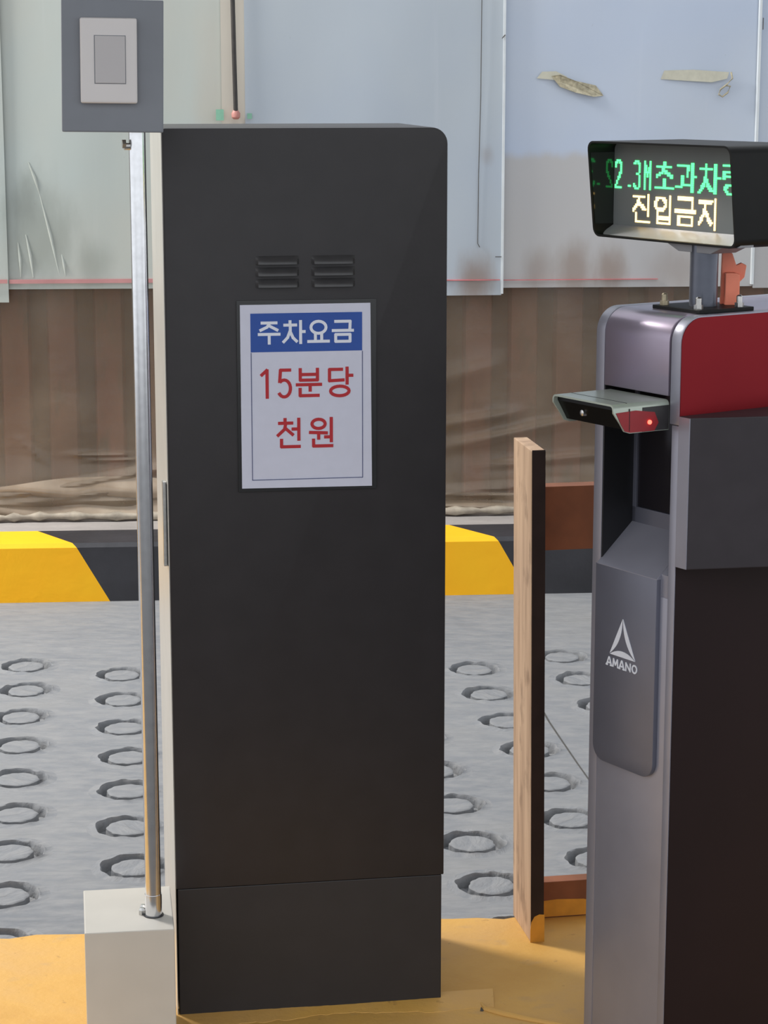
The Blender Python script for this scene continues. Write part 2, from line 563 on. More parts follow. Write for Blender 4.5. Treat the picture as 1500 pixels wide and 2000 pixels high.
def stroke_quads(strokes, w, x0, z0, sx, sz):
    """flat quads (2D) for polylines scaled into a cell; square-ended strokes of width w (metres)"""
    out = []
    for pl in strokes:
        pts = [(x0 + p[0] * sx, z0 + p[1] * sz) for p in pl]
        if len(pts) > 12:                       # round stroke: mitred ring segments, no overlaps
            n = len(pts)
            closed = math.hypot(pts[0][0] - pts[-1][0], pts[0][1] - pts[-1][1]) < 1e-7
            nr = []
            for i in range(n):
                a = pts[i - 1 if i else (n - 2 if closed else 0)]
                b = pts[i + 1 if i < n - 1 else (1 if closed else n - 1)]
                L = math.hypot(b[0] - a[0], b[1] - a[1]) or 1e-6
                nr.append((-(b[1] - a[1]) / L * w / 2, (b[0] - a[0]) / L * w / 2))
            for i in range(n - 1):
                (ax, ay), (bx, by) = pts[i], pts[i + 1]
                (px, py), (qx, qy) = nr[i], nr[i + 1]
                out.append([(ax + px, ay + py), (bx + qx, by + qy), (bx - qx, by - qy), (ax - px, ay - py)])
            continue
        for (ax, ay), (bx, by) in zip(pts[:-1], pts[1:]):
            dx, dy = bx - ax, by - ay
            L = math.hypot(dx, dy) or 1e-6
            dx, dy = dx / L * w / 2, dy / L * w / 2
            e = 0.55
            out.append([(ax - dy - dx * e, ay + dx - dy * e), (bx - dy + dx * e, by + dx + dy * e),
                        (bx + dy + dx * e, by - dx + dy * e), (ax + dy - dx * e, ay - dx - dy * e)])
    return out


def glyph_xz(key, w, x0, z0, sx, sz, y, th):
    """lettering in the xz plane facing -y"""
    m = MB()
    for i, q in enumerate(stroke_quads(G[key], w, x0, z0, sx, sz)):
        m.prism([(p[0], y, p[1]) for p in q], (0, -th - .000012 * i, 0))
    return m


def arc(cx, cy, r, a0, a1, n=6):
    return [(cx + r * math.cos(math.radians(a0 + (a1 - a0) * i / n)),
             cy + r * math.sin(math.radians(a0 + (a1 - a0) * i / n))) for i in range(n + 1)]


# ================================================================== THE SETTING
KA = math.atan(0.075 / 0.9972)
K0 = (-0.9668, 5.3932)

# ---- ramp floor with pressed ring grooves
RB, NS = 0.074, 56
cols = [(-1.22, 4.78), (-1.01, 4.74), (-.8036, 4.7894), (-.5843, 4.716), (-.395, 4.80), (-.190, 4.735),
        (.016, 4.64), (.2004, 4.7633), (.4062, 4.874), (.640, 4.79), (.850, 4.86), (1.06, 4.78)]
rings = []
for ci, (x, y) in enumerate(cols):
    k = 0
    while True:
        px = x + 0.0268 * k * 1.03 + random.uniform(-.005, .005)
        py = y - 0.2025 * k + random.uniform(-.005, .005)
        if py < 3.10:
            break
        rings.append((px, py))
        k += 1
FZ = -0.10
verts2, edges2 = [], []


def loop2(pts):
    k = len(verts2)
    verts2.extend(Vector(p) for p in pts)
    n = len(pts)
    edges2.extend((k + i, k + (i + 1) % n) for i in range(n))


loop2([(-7, 2.2), (7, 2.2), (7, 6.4), (-7, 6.4)])
for (x, y) in rings:
    loop2([(x + RB * math.cos(2 * math.pi * i / NS), y + RB * math.sin(2 * math.pi * i / NS)) for i in range(NS)])
cv, ce, cf, *_ = delaunay_2d_cdt(verts2, edges2, [], 0, 1e-6)
RA = np.array(rings)
fl = MB()
keep = []
for f in cf:
    c = sum((cv[i] for i in f), Vector((0, 0))) / len(f)
    d2 = ((RA - np.array([c.x, c.y])) ** 2).sum(1).min()
    if d2 > (RB * 0.985) ** 2:
        keep.append(f)
fl.add([(p.x, p.y, FZ) for p in cv], keep)
floor = fl.build('floor', M['concrete'])
floor['kind'] = 'structure'
floor['label'] = 'pale grey concrete ramp with pressed anti-slip rings'


def ring_mesh(seed):
    rnd = random.Random(seed)
    ph = [rnd.uniform(0, 6.28) for _ in range(8)]
    def wob(t, k):
        return (math.sin(2 * t + ph[k]) * .45 + math.sin(5 * t + ph[k + 1]) * .3 + math.sin(9 * t + ph[k + 2]) * .35
                + math.sin(13 * t + ph[k + 3]) * .25)
    vs = [(0, 0, 0)]
    rows = []
    for j in range(11):
        row = []
        for i in range(NS):
            t = 2 * math.pi * i / NS
            ri = 0.0385 + 0.0022 * wob(t, 0)
            ro = 0.0560 + 0.0034 * wob(t, 4)
            dp = -0.0215 - 0.004 * wob(t, 2)
            r, z = [(0.016, .0004), (0.030, 0.0006), (ri - .002, 0.0008), (ri, -0.0008), (ri + .0012, dp * .9),
                    ((ri + ro) / 2, dp), (ro - .0016, dp * .85), (ro, -0.0006), (ro + .0022, 0.0026 + 0.0016 * wob(t, 3)),
                    (ro + .006, 0.0008), (RB, 0)][j]
            row.append(len(vs))
            vs.append((r * math.cos(t), r * math.sin(t), z))
        rows.append(row)
    fs = [(0, rows[0][i], rows[0][(i + 1) % NS]) for i in range(NS)]
    for j in range(10):
        for i in range(NS):
            i2 = (i + 1) % NS
            fs.append((rows[j][i], rows[j + 1][i], rows[j + 1][i2], rows[j][i2]))
    me = bpy.data.meshes.new('ring_groove')
    me.from_pydata(vs, [], fs)
    me.polygons.foreach_set('use_smooth', [True] * len(me.polygons))
    me.set_sharp_from_angle(angle=math.radians(45))
    me.materials.append(M['concrete'])
    return me


ring_me = [ring_mesh(i) for i in range(7)]
for i, (x, y) in enumerate(rings):
    o = bpy.data.objects.new('ring_groove', ring_me[i % 7])
    COL.objects.link(o)
    o.parent = floor
    o.location = (x, y, FZ)
    o.rotation_euler = (0, 0, 2 * math.pi / NS * random.randrange(NS))


def ribbon(name, pts, w, z, mat, parent, th=0.0006):
    m = MB()
    for i, (a, b) in enumerate(zip(pts[:-1], pts[1:])):
        d = Vector((b[0] - a[0], b[1] - a[1])).normalized() * w / 2
        k = 1 - 0.5 * i / len(pts)
        m.prism([(a[0] - d.y * k, a[1] + d.x * k, z), (b[0] - d.y * k, b[1] + d.x * k, z),
                 (b[0] + d.y * k, b[1] - d.x * k, z), (a[0] + d.y * k, a[1] - d.x * k, z)], (0, 0, th))
    return m.build(name, mat, parent)


CRK = [(.3260, 4.497), (.3392, 4.353), (.3520, 4.246), (.3735, 4.071), (.392, 3.93), (.40, 3.80)]
ribbon('crack', CRK, .0036, FZ + .0002, M['crack'], floor)

# ---- road in front of the island
rd = MB().box(-7, 7, -5, 2.2, -0.3, FZ).build('road', M['road'])
rd['kind'] = 'structure'
rd['label'] = 'grey asphalt lane in front of the island'

# ---- traffic island (raised, yellow)
isl = empty('traffic_island', (-0.5454, 2.9504, 0), math.radians(6.6), kind='structure')
isl['label'] = 'raised concrete island with worn yellow paint'
m = MB()
nx, ny = 150, 18
X0, X1, Yb, Yf = -2.6, 3.0, 0.0, -0.80
rnd = random.Random(3)
edge = [0.006 * math.sin(i * .9) + 0.005 * math.sin(i * 2.3 + 1) + rnd.uniform(-.004, .004) for i in range(nx + 1)]
vs = []
for j in range(ny + 1):
    for i in range(nx + 1):
        x = X0 + (X1 - X0) * i / nx
        y = Yb + (Yf - Yb) * j / ny
        if j == 0:
            y += edge[i]
        vs.append((x, y, 0.0))
fs = [(j * (nx + 1) + i, (j + 1) * (nx + 1) + i, (j + 1) * (nx + 1) + i + 1, j * (nx + 1) + i + 1)
      for j in range(ny) for i in range(nx)]
k = len(vs)
for i in range(nx + 1):
    x = X0 + (X1 - X0) * i / nx
    vs.append((x, Yb + edge[i] + 0.012, FZ - .02))
for i in range(nx + 1):
    x = X0 + (X1 - X0) * i / nx
    vs.append((x, Yf - 0.01, FZ - .02))
for i in range(nx):
    fs.append((i, i + 1, k + i + 1, k + i))
    b = ny * (nx + 1)
    fs.append((b + i + 1, b + i, k + nx + 1 + i, k + nx + 1 + i + 1))
m.add(vs, fs)
m.build('island_slab', M['island'], isl)

# mortar bed around the cabinet foot and the split seam in it
mb = MB()
rnd = random.Random(11)
n = 46
top, low = [], []
for i in range(n + 1):
    t = i / n
    x = -.275 + .42 * t
    y = 2.6767 + (x + .2666) * math.tan(math.radians(9)) - .004
    w = .020 + .006 * math.sin(9 * t) + rnd.uniform(-.0035, .0035)
    top.append((x, y + .02, .007))
    low.append((x, y - w, .0005))
mv = top + low + [(p[0], p[1] - .003, -.004) for p in low]
mf = [(i, i + 1, n + 2 + i, n + 1 + i) for i in range(n)] + \
     [(n + 1 + i, n + 2 + i, 2 * n + 3 + i, 2 * n + 2 + i) for i in range(n)]
mb.add(mv, mf)
bed = mb.build('mortar_bed', M['island'], None, smooth=False)
bed.parent = isl
bed.matrix_parent_inverse = (Matrix.Translation(isl.location) @ Matrix.Rotation(isl.rotation_euler.z, 4, 'Z')).inverted()
seam = MB()
pts = [(.118, 2.752), (.127, 2.728), (.133, 2.706), (.156, 2.690), (.19, 2.672), (.23, 2.655), (.262, 2.643)]
seam.tube([(p[0], p[1], .0005) for p in pts], [.0016, .0022, .004, .0045, .004, .003, .002], 8)
sm = seam.build('mortar_seam', M['island'], None, smooth=True)
sm.parent = isl
sm.matrix_parent_inverse = bed.matrix_parent_inverse.copy()
ck = ribbon('crack', [(.110, 2.765), (.119, 2.747), (.124, 2.733), (.130, 2.716), (.128, 2.700)], .006, .0002, M['crack'], None)
ck.parent = isl
ck.matrix_parent_inverse = bed.matrix_parent_inverse.copy()

# ---- unseen slab added to keep overhead light off the island
cnp = MB().box(-3.2, 4.6, 1.15, 3.05, 2.45, 2.60).build('shade_slab', M['wall_concrete'])
cnp['kind'] = 'structure'
cnp['label'] = 'unseen grey concrete slab added to shade the island'

# ---- kerb at the far side
kerb = empty('kerb', (K0[0], K0[1], FZ), KA, kind='structure')
kerb['label'] = 'black and yellow striped concrete kerb along the wall'


def kerb_piece(s0, s1, name, mat):
    """s = position of the sheared ends at the foot of the front face"""
    H, D = 0.150, 0.165
    sh, sb = -0.086, -0.19
    m = MB()
    bv = [(0, 0, 0), (sh * .93, 0.0, H * .93), (sh + (sb - sh) * .008 / D, 0.008, H), (sb, D, H),
          (sb - sh * (H + .02) / H, D, -.02), (-sh * .02 / H, 0, -.02)]
    A = [(s0 + d, y, z) for d, y, z in bv]
    B = [(s1 + d, y, z) for d, y, z in bv]
    n = len(bv)
    m.add(A + B, [tuple(range(n)), tuple(range(2 * n - 1, n - 1, -1))] +
          [(i, n + i, n + (i + 1) % n, (i + 1) % n) for i in range(n)])
    return m.build(name, mat, kerb)


P, HALF = 1.067, 0.5335
s = 0.2755 - 4 * P
while s < 6:
    kerb_piece(s - HALF, s, 'yellow_stripe', M['kerb_yellow'])
    kerb_piece(s, s + P - HALF, 'black_stripe', M['kerb_black'])
    s += P
MB().box(-5, 6, .150, .52, -.02, .147).build('ledge', M['ledge'], kerb)

# ---- wall
wall = empty('wall_back', (K0[0] - math.sin(KA) * .32, K0[1] + math.cos(KA) * .32, 0), KA, kind='structure')
wall['label'] = 'wall clad in whitish vinyl sheets above brown steel'
MB().box(-5, 6, .14, .34, -.1, 2.6).build('wall_core', M['wall_concrete'], wall)

# corrugated sheet piling seen through the film
per = 0.1227
x = 1.285 - 20 * per
while x < 3.2:
    # reddish rib (proud) then grey pan; each strip its own piece
    rib = MB().prism([(x - .068, .056, .02), (x, .056, .02), (x + .008, .088, .02), (x - .076, .088, .02)], (0, 0, .78))
    rib.build('steel_rib', M['steel_red'], wall, bevel=.002)
    pan = MB().box(x + .007, x + per - .075, .084, .092, .02, .80)
    pan.build('steel_pan', M['steel'], wall)
    x += per

# whitish vinyl sheets (upper cladding)


def sheet(s0, s1, z0, y, mat, name='vinyl_sheet', z1=2.5, th=.003, sag=0.0):
    m = MB()
    n = max(2, int((s1 - s0) / .05))
    nz = 30
    vs = []
    for j in range(nz + 1):
        for i in range(n + 1):
            a = s0 + (s1 - s0) * i / n
            z = z0 + (z1 - z0) * j / nz
            yy = y + .0022 * math.sin(a * 9 + z * 2.1) + .0014 * math.sin(a * 17 - z * 5)
            vs.append((a, yy, z))
    k = len(vs)
    vs += [(p[0], p[1] + th, p[2]) for p in vs]
    w = n + 1
    fs = []
    for j in range(nz):
        for i in range(n):
            q = (j * w + i, j * w + i + 1, (j + 1) * w + i + 1, (j + 1) * w + i)
            fs.append(q)
            fs.append(tuple(k + t for t in q[::-1]))
    for i in range(n):
        fs.append((i + 1, i, k + i, k + i + 1))
    for j in range(nz):
        fs.append((j * w, (j + 1) * w, k + (j + 1) * w, k + j * w))
        fs.append(((j + 1) * w + n, j * w + n, k + j * w + n, k + (j + 1) * w + n))
    m.add(vs, fs)
    return m.build(name, mat, wall, smooth=True)


sheet(-1.6, .018, .626, -.010, M['vinyl_green'])
sheet(.010, .590, .659, .000, M['vinyl_green'])
sheet(.575, .645, .655, -.006, M['vinyl_band'], 'overlap_band')
sheet(.635, 1.303, .636, -.010, M['vinyl_blue'])
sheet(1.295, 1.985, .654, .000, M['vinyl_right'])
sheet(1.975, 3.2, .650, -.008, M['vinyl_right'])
# welded seam lips and the crease line
for (sx, z0) in ((1.304, .640), (1.972, .66)):
    MB().box(sx - .003, sx + .003, -.0155, .001, z0, 2.5).build('seam_lip', M['vinyl_seam'], wall)
MB().tube([(1.2443, -.0135, 1.40), (1.2435, -.0135, 1.15), (1.2395, -.0135, .95), (1.2392, -.0135, .85),
           (1.2385, -.0135, .772), (1.244, -.0135, .762)], .0011, 6).build('crease_line', M['crack'], wall)
MB().tube([(1.2443, -.0135, 2.4), (1.2443, -.0135, 1.40)], .0011, 6).build('crease_line', M['crack'], wall)
for (a, z, da, dz) in ((1.285, .737, .016, 0), (1.297, 1.297, .008, .009), (1.978, 1.32, 0, .03)):
    MB().tube([(a, -.0165, z), (a + da, -.0165, z + dz)], .0012, 6).build('dark_scratch', M['crack'], wall)
# faded red marking line along the foot of the sheets
for (a, b, y, z, h) in [(-1.6, .016, -.0165, .6810, .0100), (.020, .57, -.0065, .6795, .0105),
                        (.648, 1.298, -.0165, .6765, .0022), (1.308, 1.72, -.0065, .6750, .0018)]:
    MB().box(a, b, y, y + .004, z - h / 2, z + h / 2).build('red_line', M['red_tape'] if a > .6 else M['pink_tape'], wall)
for (a0, z0_, a1, z1_) in ((.078, .985, .104, .905), (.104, .905, .150, .690), (.066, .80, .082, .690), (.155, .755, .165, .690), (.045, .78, .050, .690)):
    MB().tube([(a0, .0012, z0_), ((a0 + a1) / 2 + .002, -.0004, (z0_ + z1_) / 2), (a1, .0012, z1_)], [.0015, .0042, .0015], 8).build('fold_rib', M['vinyl_rib'], wall, smooth=True)
# strips of clear old tape stuck to the sheet
tp = MB()
tp.prism([(1.390, -.0045, 1.196), (1.404, -.0045, 1.213), (1.440, -.0045, 1.214), (1.470, -.0045, 1.200),
          (1.452, -.0045, 1.190), (1.415, -.0045, 1.194)], (0, -.001, 0))
tag(tp.build('tape_strip', M['old_tape']), 'torn yellowed tape scrap on the white sheet, nearer the tall black cabinet', 'tape', 'old tape on the wall')
tobj = bpy.data.objects['tape_strip']
tobj.parent = None
WM = Matrix.Translation(wall.location) @ Matrix.Rotation(KA, 4, 'Z')
tobj.matrix_world = WM
cr = MB()
cp = [(1.428, 1.202), (1.450, 1.205), (1.49, 1.190), (1.545, 1.178), (1.566, 1.152), (1.54, 1.149), (1.49, 1.160), (1.45, 1.175)]
vs = [(a, -.006 - .006 * math.sin(i * 1.3), z) for i, (a, z) in enumerate(cp)]
cr.add(vs + [(p[0], p[1] - .0012, p[2]) for p in vs],
       [tuple(range(8)), tuple(range(15, 7, -1))] + [(i, (i + 1) % 8, 8 + (i + 1) % 8, 8 + i) for i in range(8)])
cr.build('curled_end', M['tape_curl'], tobj)
tp = MB()
tp.prism([(1.715, -.0045, 1.194), (1.724, -.0045, 1.216), (1.80, -.0045, 1.218), (1.895, -.0045, 1.212),
          (1.89, -.0045, 1.195), (1.85, -.0045, 1.186), (1.78, -.0045, 1.190)], (0, -.001, 0))
t2 = tp.build('tape_strip', M['old_tape'])
tag(t2, 'yellowed tape strip with a curled dark end on the white sheet above the lit display', 'tape', 'old tape on the wall')
t2.matrix_world = WM
MB().tube([(1.900, -.006, 1.212), (1.903, -.010, 1.196), (1.888, -.012, 1.180), (1.872, -.012, 1.168), (1.868, -.010, 1.155), (1.878, -.009, 1.149),
           (1.892, -.010, 1.160), (1.898, -.010, 1.176), (1.884, -.011, 1.178)], .0024, 8).build('curled_end', M['tape_curl'], t2)

# ---- clear film sagging over the lower wall
m = MB()
NX, NZ = 300, 84
S0, S1, Z0, Z1 = -1.2, 2.6, .062, .675
folds = [  # s0, z0, slope, curve, half-length, width, height
    (.20, .145, .16, .10, .30, .011, .016), (.22, .118, .10, .05, .34, .009, .013), (.12, .095, .03, .0, .40, .010, .012),
    (.24, .218, -.02, .0, .085, .0045, .007), (.27, .205, -.02, .0, .08, .004, .006), (.06, .230, -.9, .0, .05, .006, .005),
    (1.24, .300, .16, .0, .12, .014, .009), (1.38, .270, .20, .0, .25, .016, .010), (1.20, .10, -.02, .0, .30, .008, .012),
    (1.25, .115, .05, .0, .25, .010, .012), (1.20, .42, .30, .0, .10, .03, .010), (1.45, .19, .08, 0, .2, .012, .008),
    (-.3, .15, -.1, 0, .3, .012, .012), (.75, .14, .1, 0, .3, .012, .012), (1.9, .15, -.1, 0, .3, .012, .012),
    (1.27, .30, 9., 0, .02, .05, .004),
]
vs = []
for j in range(NZ + 1):
    for i in range(NX + 1):
        a = S0 + (S1 - S0) * i / NX
        z = Z0 + (Z1 - Z0) * (j / NZ) ** 1.25
        y = .030 - .004 * math.sin(a * 7) * math.sin(z * 9) - .002 * math.sin(a * 23 + z * 11) - .028 * math.exp(-((z - .09) / .07) ** 2)
        for (fs_, fz, sl, cu, hl, wd, ht) in folds:
            u = (a - fs_) / hl
            if abs(u) < 1.4:
                zc = fz + sl * (a - fs_) + cu * (a - fs_) ** 2
                env = math.exp(-(u * 1.1) ** 4)
                y -= ht * env * math.exp(-((z - zc) / wd) ** 2)
        vs.append((a, y, z))
w = NX + 1
m.add(vs, [(j * w + i, j * w + i + 1, (j + 1) * w + i + 1, (j + 1) * w + i) for j in range(NZ) for i in range(NX)])
film = empty('plastic_film', wall.location, KA, 'dirty clear plastic film hanging over the brown steel below the white sheets', 'plastic sheet')
film.location.z = 0
MB_f = m.build('film_sheet', M['film'], film, smooth=True)
bn = MB()
NB, NJ = 300, 16
vs = []
for j in range(NJ + 1):
    for i in range(NB + 1):
        a = S0 + (S1 - S0) * i / NB
        v = j / NJ
        hgt = .060 + .030 * math.sin(a * 2.6 + .9) + .014 * math.sin(a * 6.1)
        z_ = .058 + hgt * v
        y_ = -.016 - .010 * math.sin(v * 9 + a * 5 + math.sin(a * 9)) * (1 - .5 * v) + .018 * v - .004 * math.sin(a * 31 + v * 7)
        vs.append((a, y_, z_))
w = NB + 1
bn.add(vs, [(j * w + i, j * w + i + 1, (j + 1) * w + i + 1, (j + 1) * w + i) for j in range(NJ) for i in range(NB)])
bn.build('bunched_film', M['film_fold'], film, smooth=True)
h = MB()
path, rad = [], []
for i in range(170):
    a = -1.2 + 3.8 * i / 169
    path.append((a, -.024 + .003 * math.sin(a * 19), .0605 + .002 * math.sin(a * 11)))
    rad.append(.0095 + .003 * math.sin(a * 75 + 2 * math.sin(a * 13)) + .0015 * math.sin(a * 160))
h.tube(path, rad, 10)
h.build('rolled_hem', M['hem'], film, smooth=True)

# ---- cable down the wall with its plug
cb = empty('hanging_cable', (0, 0, 0), 0, 'thin black cable hanging on the wall above the black cabinet', 'cable')
cb.matrix_world = WM
MB().tube([(.604, -.022, 2.4), (.6065, -.022, 1.39), (.6085, -.022, 1.25), (.611, -.022, 1.105)], .0058, 12).build('cord', M['cable'], cb, smooth=True)
pl = MB().tube([(.6105, -.020, 1.117), (.611, -.020, 1.108), (.611, -.020, 1.098), (.611, -.020, 1.093)], [.006, .0115, .011, .006], 14)
pl.build('plug', M['pink_plastic'], cb, smooth=True, label='pinkish plug end')
for (a0, a1, z0, z1, lab) in ((.560, .580, 1.090, 1.118, 'pale green tape patch left of the hanging cable'),
                         (.640, .652, 1.094, 1.108, 'small pale green tape patch right of the hanging cable')):
    g = MB().box(a0, a1, -.0155, -.0135, z0, z1).build('tape_patch', M['green_tape'])
    g.matrix_world = WM
    tag(g, lab, 'tape', 'green tape patches')

# ================================================================== BARRIER CABINET
CA = math.radians(9)
cab = empty('barrier_cabinet', (-.2666, 2.6767, 0), CA, 'tall black metal barrier cabinet carrying the parking fee sign', 'cabinet')
W_, D_, H_ = .349, .25, 1.1395
prof = [(0.0, .1772), (W_, .1772)] + arc(W_ - .02, H_ - .02, .02, 0, 90, 8) + arc(.004, H_ - .004, .004, 90, 180, 3)
m = MB().prism([(p[0], 0, p[1]) for p in prof], (0, D_, 0))
m.build('body', M['black_paint'], cab, bevel=.0015, smooth=True)
MB().box(.002, W_ - .0025, .002, D_ - .002, 0, .1762).build('plinth', M['plinth_paint'], cab, bevel=.0012)
MB().box(-.0010, -.0001, .003, D_ - .003, .004, H_ - .006).build('flank_panel', M['flank'], cab, label='pale satin metal flank of the cabinet')
# side door latch bar on the left flank
MB().box(-.0062, -.0014, .018, .030, .598, .706).build('latch_bar', M['bolt'], cab, bevel=.001, label='slim steel latch bar on the cabinet flank')
MB().box(-.0016, .001, .010, .040, .600, .704).build('latch_slot', M['kiosk_dark'], cab)


def louver(x0, z0, L=.0535, Hh=.0100, dp=.0080):
    m = MB()
    nu, nv = 18, 8
    vs = []
    for j in range(nv + 1):
        v = j / nv
        for i in range(nu + 1):
            u = i / nu
            e = (1 - abs(2 * u - 1) ** 7) ** .5 if 0 < u < 1 else 0
            d = dp * e * math.sin(v * math.pi / 2) ** .9
            vs.append((x0 + L * u, -d - .0002, z0 + Hh * (1 - v) - Hh * .5))
    w = nu + 1
    fs = [(j * w + i, (j + 1) * w + i, (j + 1) * w + i + 1, j * w + i + 1) for j in range(nv) for i in range(nu)]
    k = len(vs)
    vs += [(vs[nv * w + i][0], .0008, vs[nv * w + i][2] + .001) for i in range(nu + 1)]
    fs += [(nv * w + i, k + i, k + i + 1, nv * w + i + 1) for i in range(nu)]
    return m.add(vs, fs)


for gx in (.1110, .1800):
    for gz in (.9805, .9665, .9525):
        louver(gx, gz).build('louver', M['louver_paint'], cab, smooth=True)

# ---- parking fee sign on the cabinet front
sg = empty('parking_fee_sign', (-.2666, 2.6767, 0), CA, 'white parking fee sign with blue header on the tall black cabinet', 'sign')
MB().box(.0868, .2600, -.0030, -.0004, .6935, .9315).build('backing_frame', M['acrylic_black'], sg, bevel=.0006)
tilt = MB()
tilt.prism([(.0910, -.0031, .6985), (.2540, -.0031, .6975), (.2522, -.0031, .9268), (.0910, -.0031, .9264)], (0, -.0014, 0))
tilt.build('board', M['paper'], sg)
yb = -.0046
MB().box(.1036, .2418, yb - .0003, yb, .8682, .9158).build('blue_header', M['blue_print'], sg)
bl = MB()
for (x0, x1, z0, z1) in ((.1036, .1045, .7088, .8675), (.2417, .2426, .7088, .8675), (.1036, .2426, .7083, .7092)):
    bl.box(x0, x1, yb - .0003, yb, z0, z1)
bl.build('border_line', M['navy_line'], sg)
for key, x0, x1 in (('ju', .1135, .1395), ('cha', .1440, .1700), ('yo', .1745, .2005), ('geum', .2050, .2305)):
    glyph_xz(key, .0036, x0, .8785, x1 - x0, .0275, yb - .0003, .0003).build('letter', M['white_print'], sg)
for key, x0, x1 in (('1', .1150, .1290), ('5', .1360, .1545), ('bun', .1600, .1905), ('dang', .1985, .2290)):
    glyph_xz(key, .0040, x0, .8115, x1 - x0, .0350, yb, .0003).build('letter', M['red_print'], sg)
for key, x0, x1 in (('cheon', .1360, .1665), ('won', .1760, .2065)):
    glyph_xz(key, .0040, x0, .7480, x1 - x0, .0360, yb, .0003).build('letter', M['red_print'], sg)

# ================================================================== SWITCH POST
sp = empty('switch_post', (-.2858, 2.5824, 0), 0, 'chrome post with a grey switch box on top and a pale base box', 'post')
m = MB()
bx = [(-.3636, 2.5225), (-.2556, 2.5372), (-.2751, 2.6828), (-.3843, 2.6665)]
bx = [(p[0] + .2858, p[1] - 2.5824, 0.0) for p in bx]
m.prism(bx, (0, 0, .18))
m.build('base_box', M['base_box'], sp, bevel=.0016)
MB().tube([(0, 0, .180), (0, 0, 1.140)], .0098, 28).build('pole', M['chrome'], sp, smooth=True)
MB().tube([(0, 0, .1805), (0, 0, .208)], .0106, 28).build('pole_collar', M['chrome'], sp, smooth=True)
MB().tube([(0, 0, .1800), (0, 0, .1812)], .0125, 24).build('pole_foot', M['kiosk_dark'], sp)
for (x, y, z) in ((-.0115, .045, .18), (-.0145, .012, .18), (-.0145, .002, .18)):
    MB().tube([(x, y, z), (x, y, z + .006), (x, y, z + .009)], [.0042, .0042, .0025], 6).build('bolt', M['bolt'], sp)
MB().tube([(-.008, -.004, 1.121), (-.0145, -.006, 1.121)], .0042, 10).build('clamp_screw', M['bolt'], sp)
MB().tube([(-.0125, -.006, 1.124), (-.0165, -.007, 1.124)], .0055, 6).build('clamp_nut', M['bolt'], sp)
# switch box (turned a little, its lower edge not quite level)
BW, BH, BD = .1150, .1480, .050
m = MB().prism([(0, 0, 0), (BW, 0, 0), (BW + .0012, 0, BH), (.0012, 0, BH)], (0, BD, 0))
swb = m.build('switch_box', M['box_grey'], sp, bevel=.0018, label='grey metal box holding the wall switch')
swb.location = (-.3664 + .2858, 2.5420 - 2.5824, 1.1385)
swb.rotation_euler = (0, math.radians(.7), math.radians(8.5))
pm = MB().prism([(.0215, -.0005, .0325), (.0855, -.0005, .0325), (.0855, -.0005, .1275), (.0215, -.0005, .1275)], (0, -.0085, 0))
pm.build('switch_plate', M['switch_white'], swb, bevel=.0028, seg=3, label='white switch plate')
MB().box(.0371, .0727, -.0092, -.0060, .0542, .1082).build('rocker_gap', M['box_grey'], swb)
MB().prism([(.0380, -.0085, .0550), (.0720, -.0085, .0550), (.0720, -.0085, .1075), (.0380, -.0085, .1075)], (0, -.0022, 0)).build('rocker', M['switch_key'], swb, bevel=.0007)

# ================================================================== WOODEN FRAME
wa = math.radians(10.3)
wf = empty('wooden_frame', (.207, 2.9354, 0), wa, 'weathered timber frame standing behind the ticket machine', 'frame')


def plank(x0, x1, y0, y1, z0, z1, lean=0.0, wear=.0015):
    m = MB()
    m.add([(x0, y0, z0), (x1, y0, z0), (x1, y1, z0), (x0, y1, z0),
           (x0 + lean, y0, z1), (x1 + lean, y0, z1), (x1 + lean, y1, z1 + .002), (x0 + lean, y1, z1 + .002)],
          [(0, 3, 2, 1), (4, 5, 6, 7), (0, 1, 5, 4), (1, 2, 6, 5), (2, 3, 7, 6), (3, 0, 4, 7)])
    return m


plank(0, .0195, 0, .104, 0, .704, -.0075).build('post', M['wood'], wf, bevel=.0012)
plank(.35, .3695, 0, .104, 0, .704, -.0075).build('post', M['wood'], wf, bevel=.0012)
plank(.0135, .356, .084, .103, .547, .638).build('rail', M['rail_wood'], wf, bevel=.001)
plank(.0200, .3495, .084, .103, .0, .055).build('rail', M['rail_wood'], wf, bevel=.001)
M['dark_edge'] = plain('dark_film_edge', (0.030, 0.016, 0.013, 1), 0.6, spec=0.3, var=0.25, scale=20)
for xe in (0.0, .35):
    plank(xe + .0006, xe + .0191, -.0009, .0004, .0, .7028, -.0075).build('dark_edge', M['dark_edge'], wf, label='dark stained narrow edge of the post')
# paint splashed on the foot
foot = [(-.0006, 0), (.0198, 0), (.0196, .040), (.012, .041), (.005, .038), (.0008, .030), (-.0006, .018)]
MB().prism([(p[0], -.0008, p[1]) for p in foot], (0, -.0008, 0)).build('paint_splash', M['wood_yellow'], wf, label='yellow paint splash on the timber foot')
foot = [(.0205, .002), (.12, .002), (.12, .021), (.10, .026), (.06, .028), (.035, .026), (.0205, .016)]
MB().prism([(p[0], .0842, p[1]) for p in foot], (0, -.0008, 0)).build('paint_splash', M['wood_yellow'], wf, label='yellow paint splash on the low rail')

# ================================================================== TICKET MACHINE
QA = math.radians(33.5)
QL = (.3384, 2.5, 0)
q = empty('ticket_machine', QL, QA, 'grey parking ticket machine with red reflections painted in, under the lit display', 'machine')
# local axes: x = depth away from the front, y = across the front (away from the camera), z up
TOP, DEP, R = .9312, .30, .030


def side_profile(zlow, r=R, x0=0.0, top=TOP):
    return [(x0, zlow)] + arc(x0 + r, top - r, r, 180, 90, 10) + [(DEP, top), (DEP, zlow)]


def ext_y(prof, y0, y1):
    return MB().prism([(p[0], y0, p[1]) for p in prof], (0, y1 - y0, 0))


